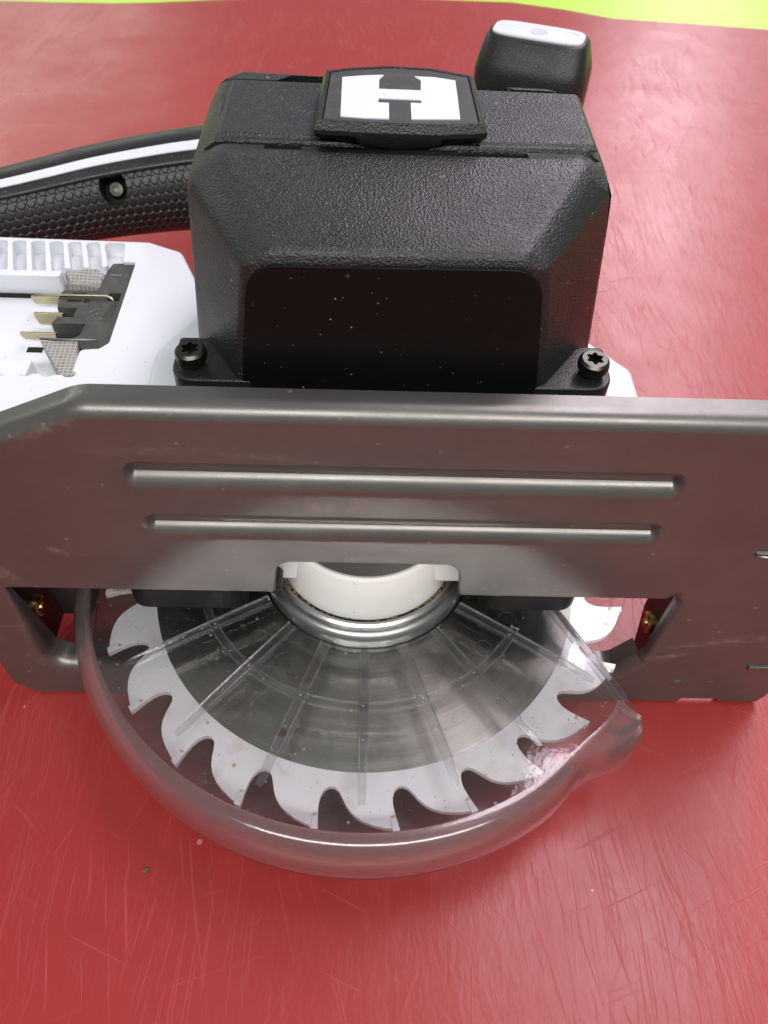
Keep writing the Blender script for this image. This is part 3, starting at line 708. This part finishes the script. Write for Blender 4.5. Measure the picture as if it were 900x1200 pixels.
# a real recess in the grip
bake(handle)
cw = lathe('c', [(0, -14), (4.3, -14), (4.6, 8), (0, 8)], 0, 360, 32, None)
MW = Matrix.Translation(pos*S) @ nrm3.to_track_quat('Z', 'Y').to_matrix().to_4x4()
cw.matrix_world = MW @ Matrix.Diagonal((1.15, 1.45, 1, 1)); bpy.context.view_layer.update()
cut(handle, [cw]); edge_smooth(handle, 40)
well.data = lathe('c', [(0, -9), (4.2, -9), (4.4, 0)], 0, 360, 32, M['cavity_shade']).data
bpy.data.objects.remove([o for o in bpy.data.objects if o.name == 'c' or o.name.startswith('c.')][0])
well.matrix_local = MW @ Matrix.Diagonal((1.15, 1.45, 1, 1))
hs = lathe('handle_screw', [(0, -6.2), (1.2, -6.0), (1.3, -5.2), (2.6, -5.4), (3.1, -6.4), (3.1, -9)], 0, 360, 28, M['screw'], handle); hs.matrix_local = MW

# --- auxiliary handle standing behind the motor
def sup(cx_, cy_, a, b_, z, rot, ex=4.2, n_=56):
    l = []; cr_, sr = math.cos(rot), math.sin(rot)
    for k in range(n_):
        t = 2*math.pi*k/n_; c_, s_ = math.cos(t), math.sin(t)
        x = a*abs(c_)**(2/ex)*(1 if c_ >= 0 else -1); y = b_*abs(s_)**(2/ex)*(1 if s_ >= 0 else -1)
        l.append((cx_+x*cr_-y*sr, cy_+x*sr+y*cr_, z))
    return l
rt = math.radians(-19); ax, ay = 61.5, 180.5
aux = loft('auxiliary_handle', [sup(ax, ay, 20, 14, 20, rt), sup(ax, ay, 21, 15, 55, rt), sup(ax, ay, 21.9, 15.6, 82, rt), sup(ax, ay, 21.9, 15.4, 89, rt), sup(ax, ay, 21.2, 13.8, 93, rt), sup(ax, ay, 19.4, 9.4, 99.6, rt), sup(ax, ay, 18.6, 8.4, 100.6, rt), sup(ax, ay, 17.8, 7.6, 100.8, rt), sup(ax, ay, 17.6, 7.4, 99.8, rt)], M['black_fine'], saw)
cap = loft('end_cap', [sup(ax, ay, 17.5, 7.3, 99.5, rt), sup(ax, ay, 17.5, 7.3, 101.2, rt), sup(ax, ay, 17.1, 6.9, 101.6, rt), sup(ax, ay, 14.9, 4.7, 101.6, rt), sup(ax, ay, 14.6, 4.4, 101.1, rt)], M['white'], aux)
loft('cap_inlay', [sup(ax, ay, 14.4, 4.3, 101.2, rt), sup(ax, ay, 14.2, 4.1, 101.35, rt)], M['emblem'], cap)
lathe('cap_button', [(0, 101.5), (3.2, 101.5), (3.4, 101.2)], 0, 360, 32, M['cap_grey'], cap).location = (ax*S, ay*S, 0)

# ------------------------------------------------------------------ sawdust
def crumbs(name, places, mat, parent=None, **k):
    vs, fs = [], []
    for (x, y, z, r) in places:
        b0 = len(vs)
        for q in ((1, 0, 0), (-1, 0, 0), (0, 1, 0), (0, -1, 0), (0, 0, 1), (0, 0, -1)):
            j = random.uniform(.5, 1.2); vs.append((x+q[0]*r*j, y+q[1]*r*j*random.uniform(.5, 1), z+q[2]*r*.6*j))
        fs += [[b0+i for i in f] for f in ((0, 2, 4), (2, 1, 4), (1, 3, 4), (3, 0, 4), (2, 0, 5), (1, 2, 5), (3, 1, 5), (0, 3, 5))]
    return mesh(name, vs, fs, mat, parent, **k)
random.seed(11)
pl = []
for _ in range(230):
    a = math.radians(random.choice((random.gauss(-140, 16), random.gauss(-45, 14), random.uniform(-170, -10)))); r = random.uniform(26.9, 28.5)
    pl.append((r*math.cos(a), r*math.sin(a), 15.6, random.choice((.2, .3, .35, .5, .8))*random.uniform(.7, 1.2)))
crumbs('sawdust', pl, M['dustwood'], saw, kind='stuff')
pl = []
for _ in range(150):
    a = math.radians(random.choice((random.gauss(-152, 12), random.uniform(-180, -25)))); r = random.uniform(35, 84)
    pl.append((r*math.cos(a), r*math.sin(a), 8.95, random.uniform(.08, .22)))
crumbs('guard_dust', pl, M['dustwood'], guard, kind='stuff')
c_ = crumbs('crumb', [(-62.5, -83.0, ZT+.5, .9), (-62.1, -82.6, ZT+.7, .7)], M['crumb'])
c_['label'] = 'tiny dark olive crumb lying on the red mat left of the clear guard'; c_['category'] = 'crumb'
pl = [(random.uniform(-110, 130), random.uniform(-125, -60), ZT+.12, random.uniform(.1, .22)) for _ in range(40)]
d_ = crumbs('mat_dust', pl, M['dustwood'], kind='stuff')
d_['label'] = 'scattered pale dust specks lying on the red mat around the saw'; d_['category'] = 'dust'
for o in bpy.data.objects:
    if o.type == 'MESH' and (o.name == 'c' or o.name.startswith('c.')): bpy.data.objects.remove(o)
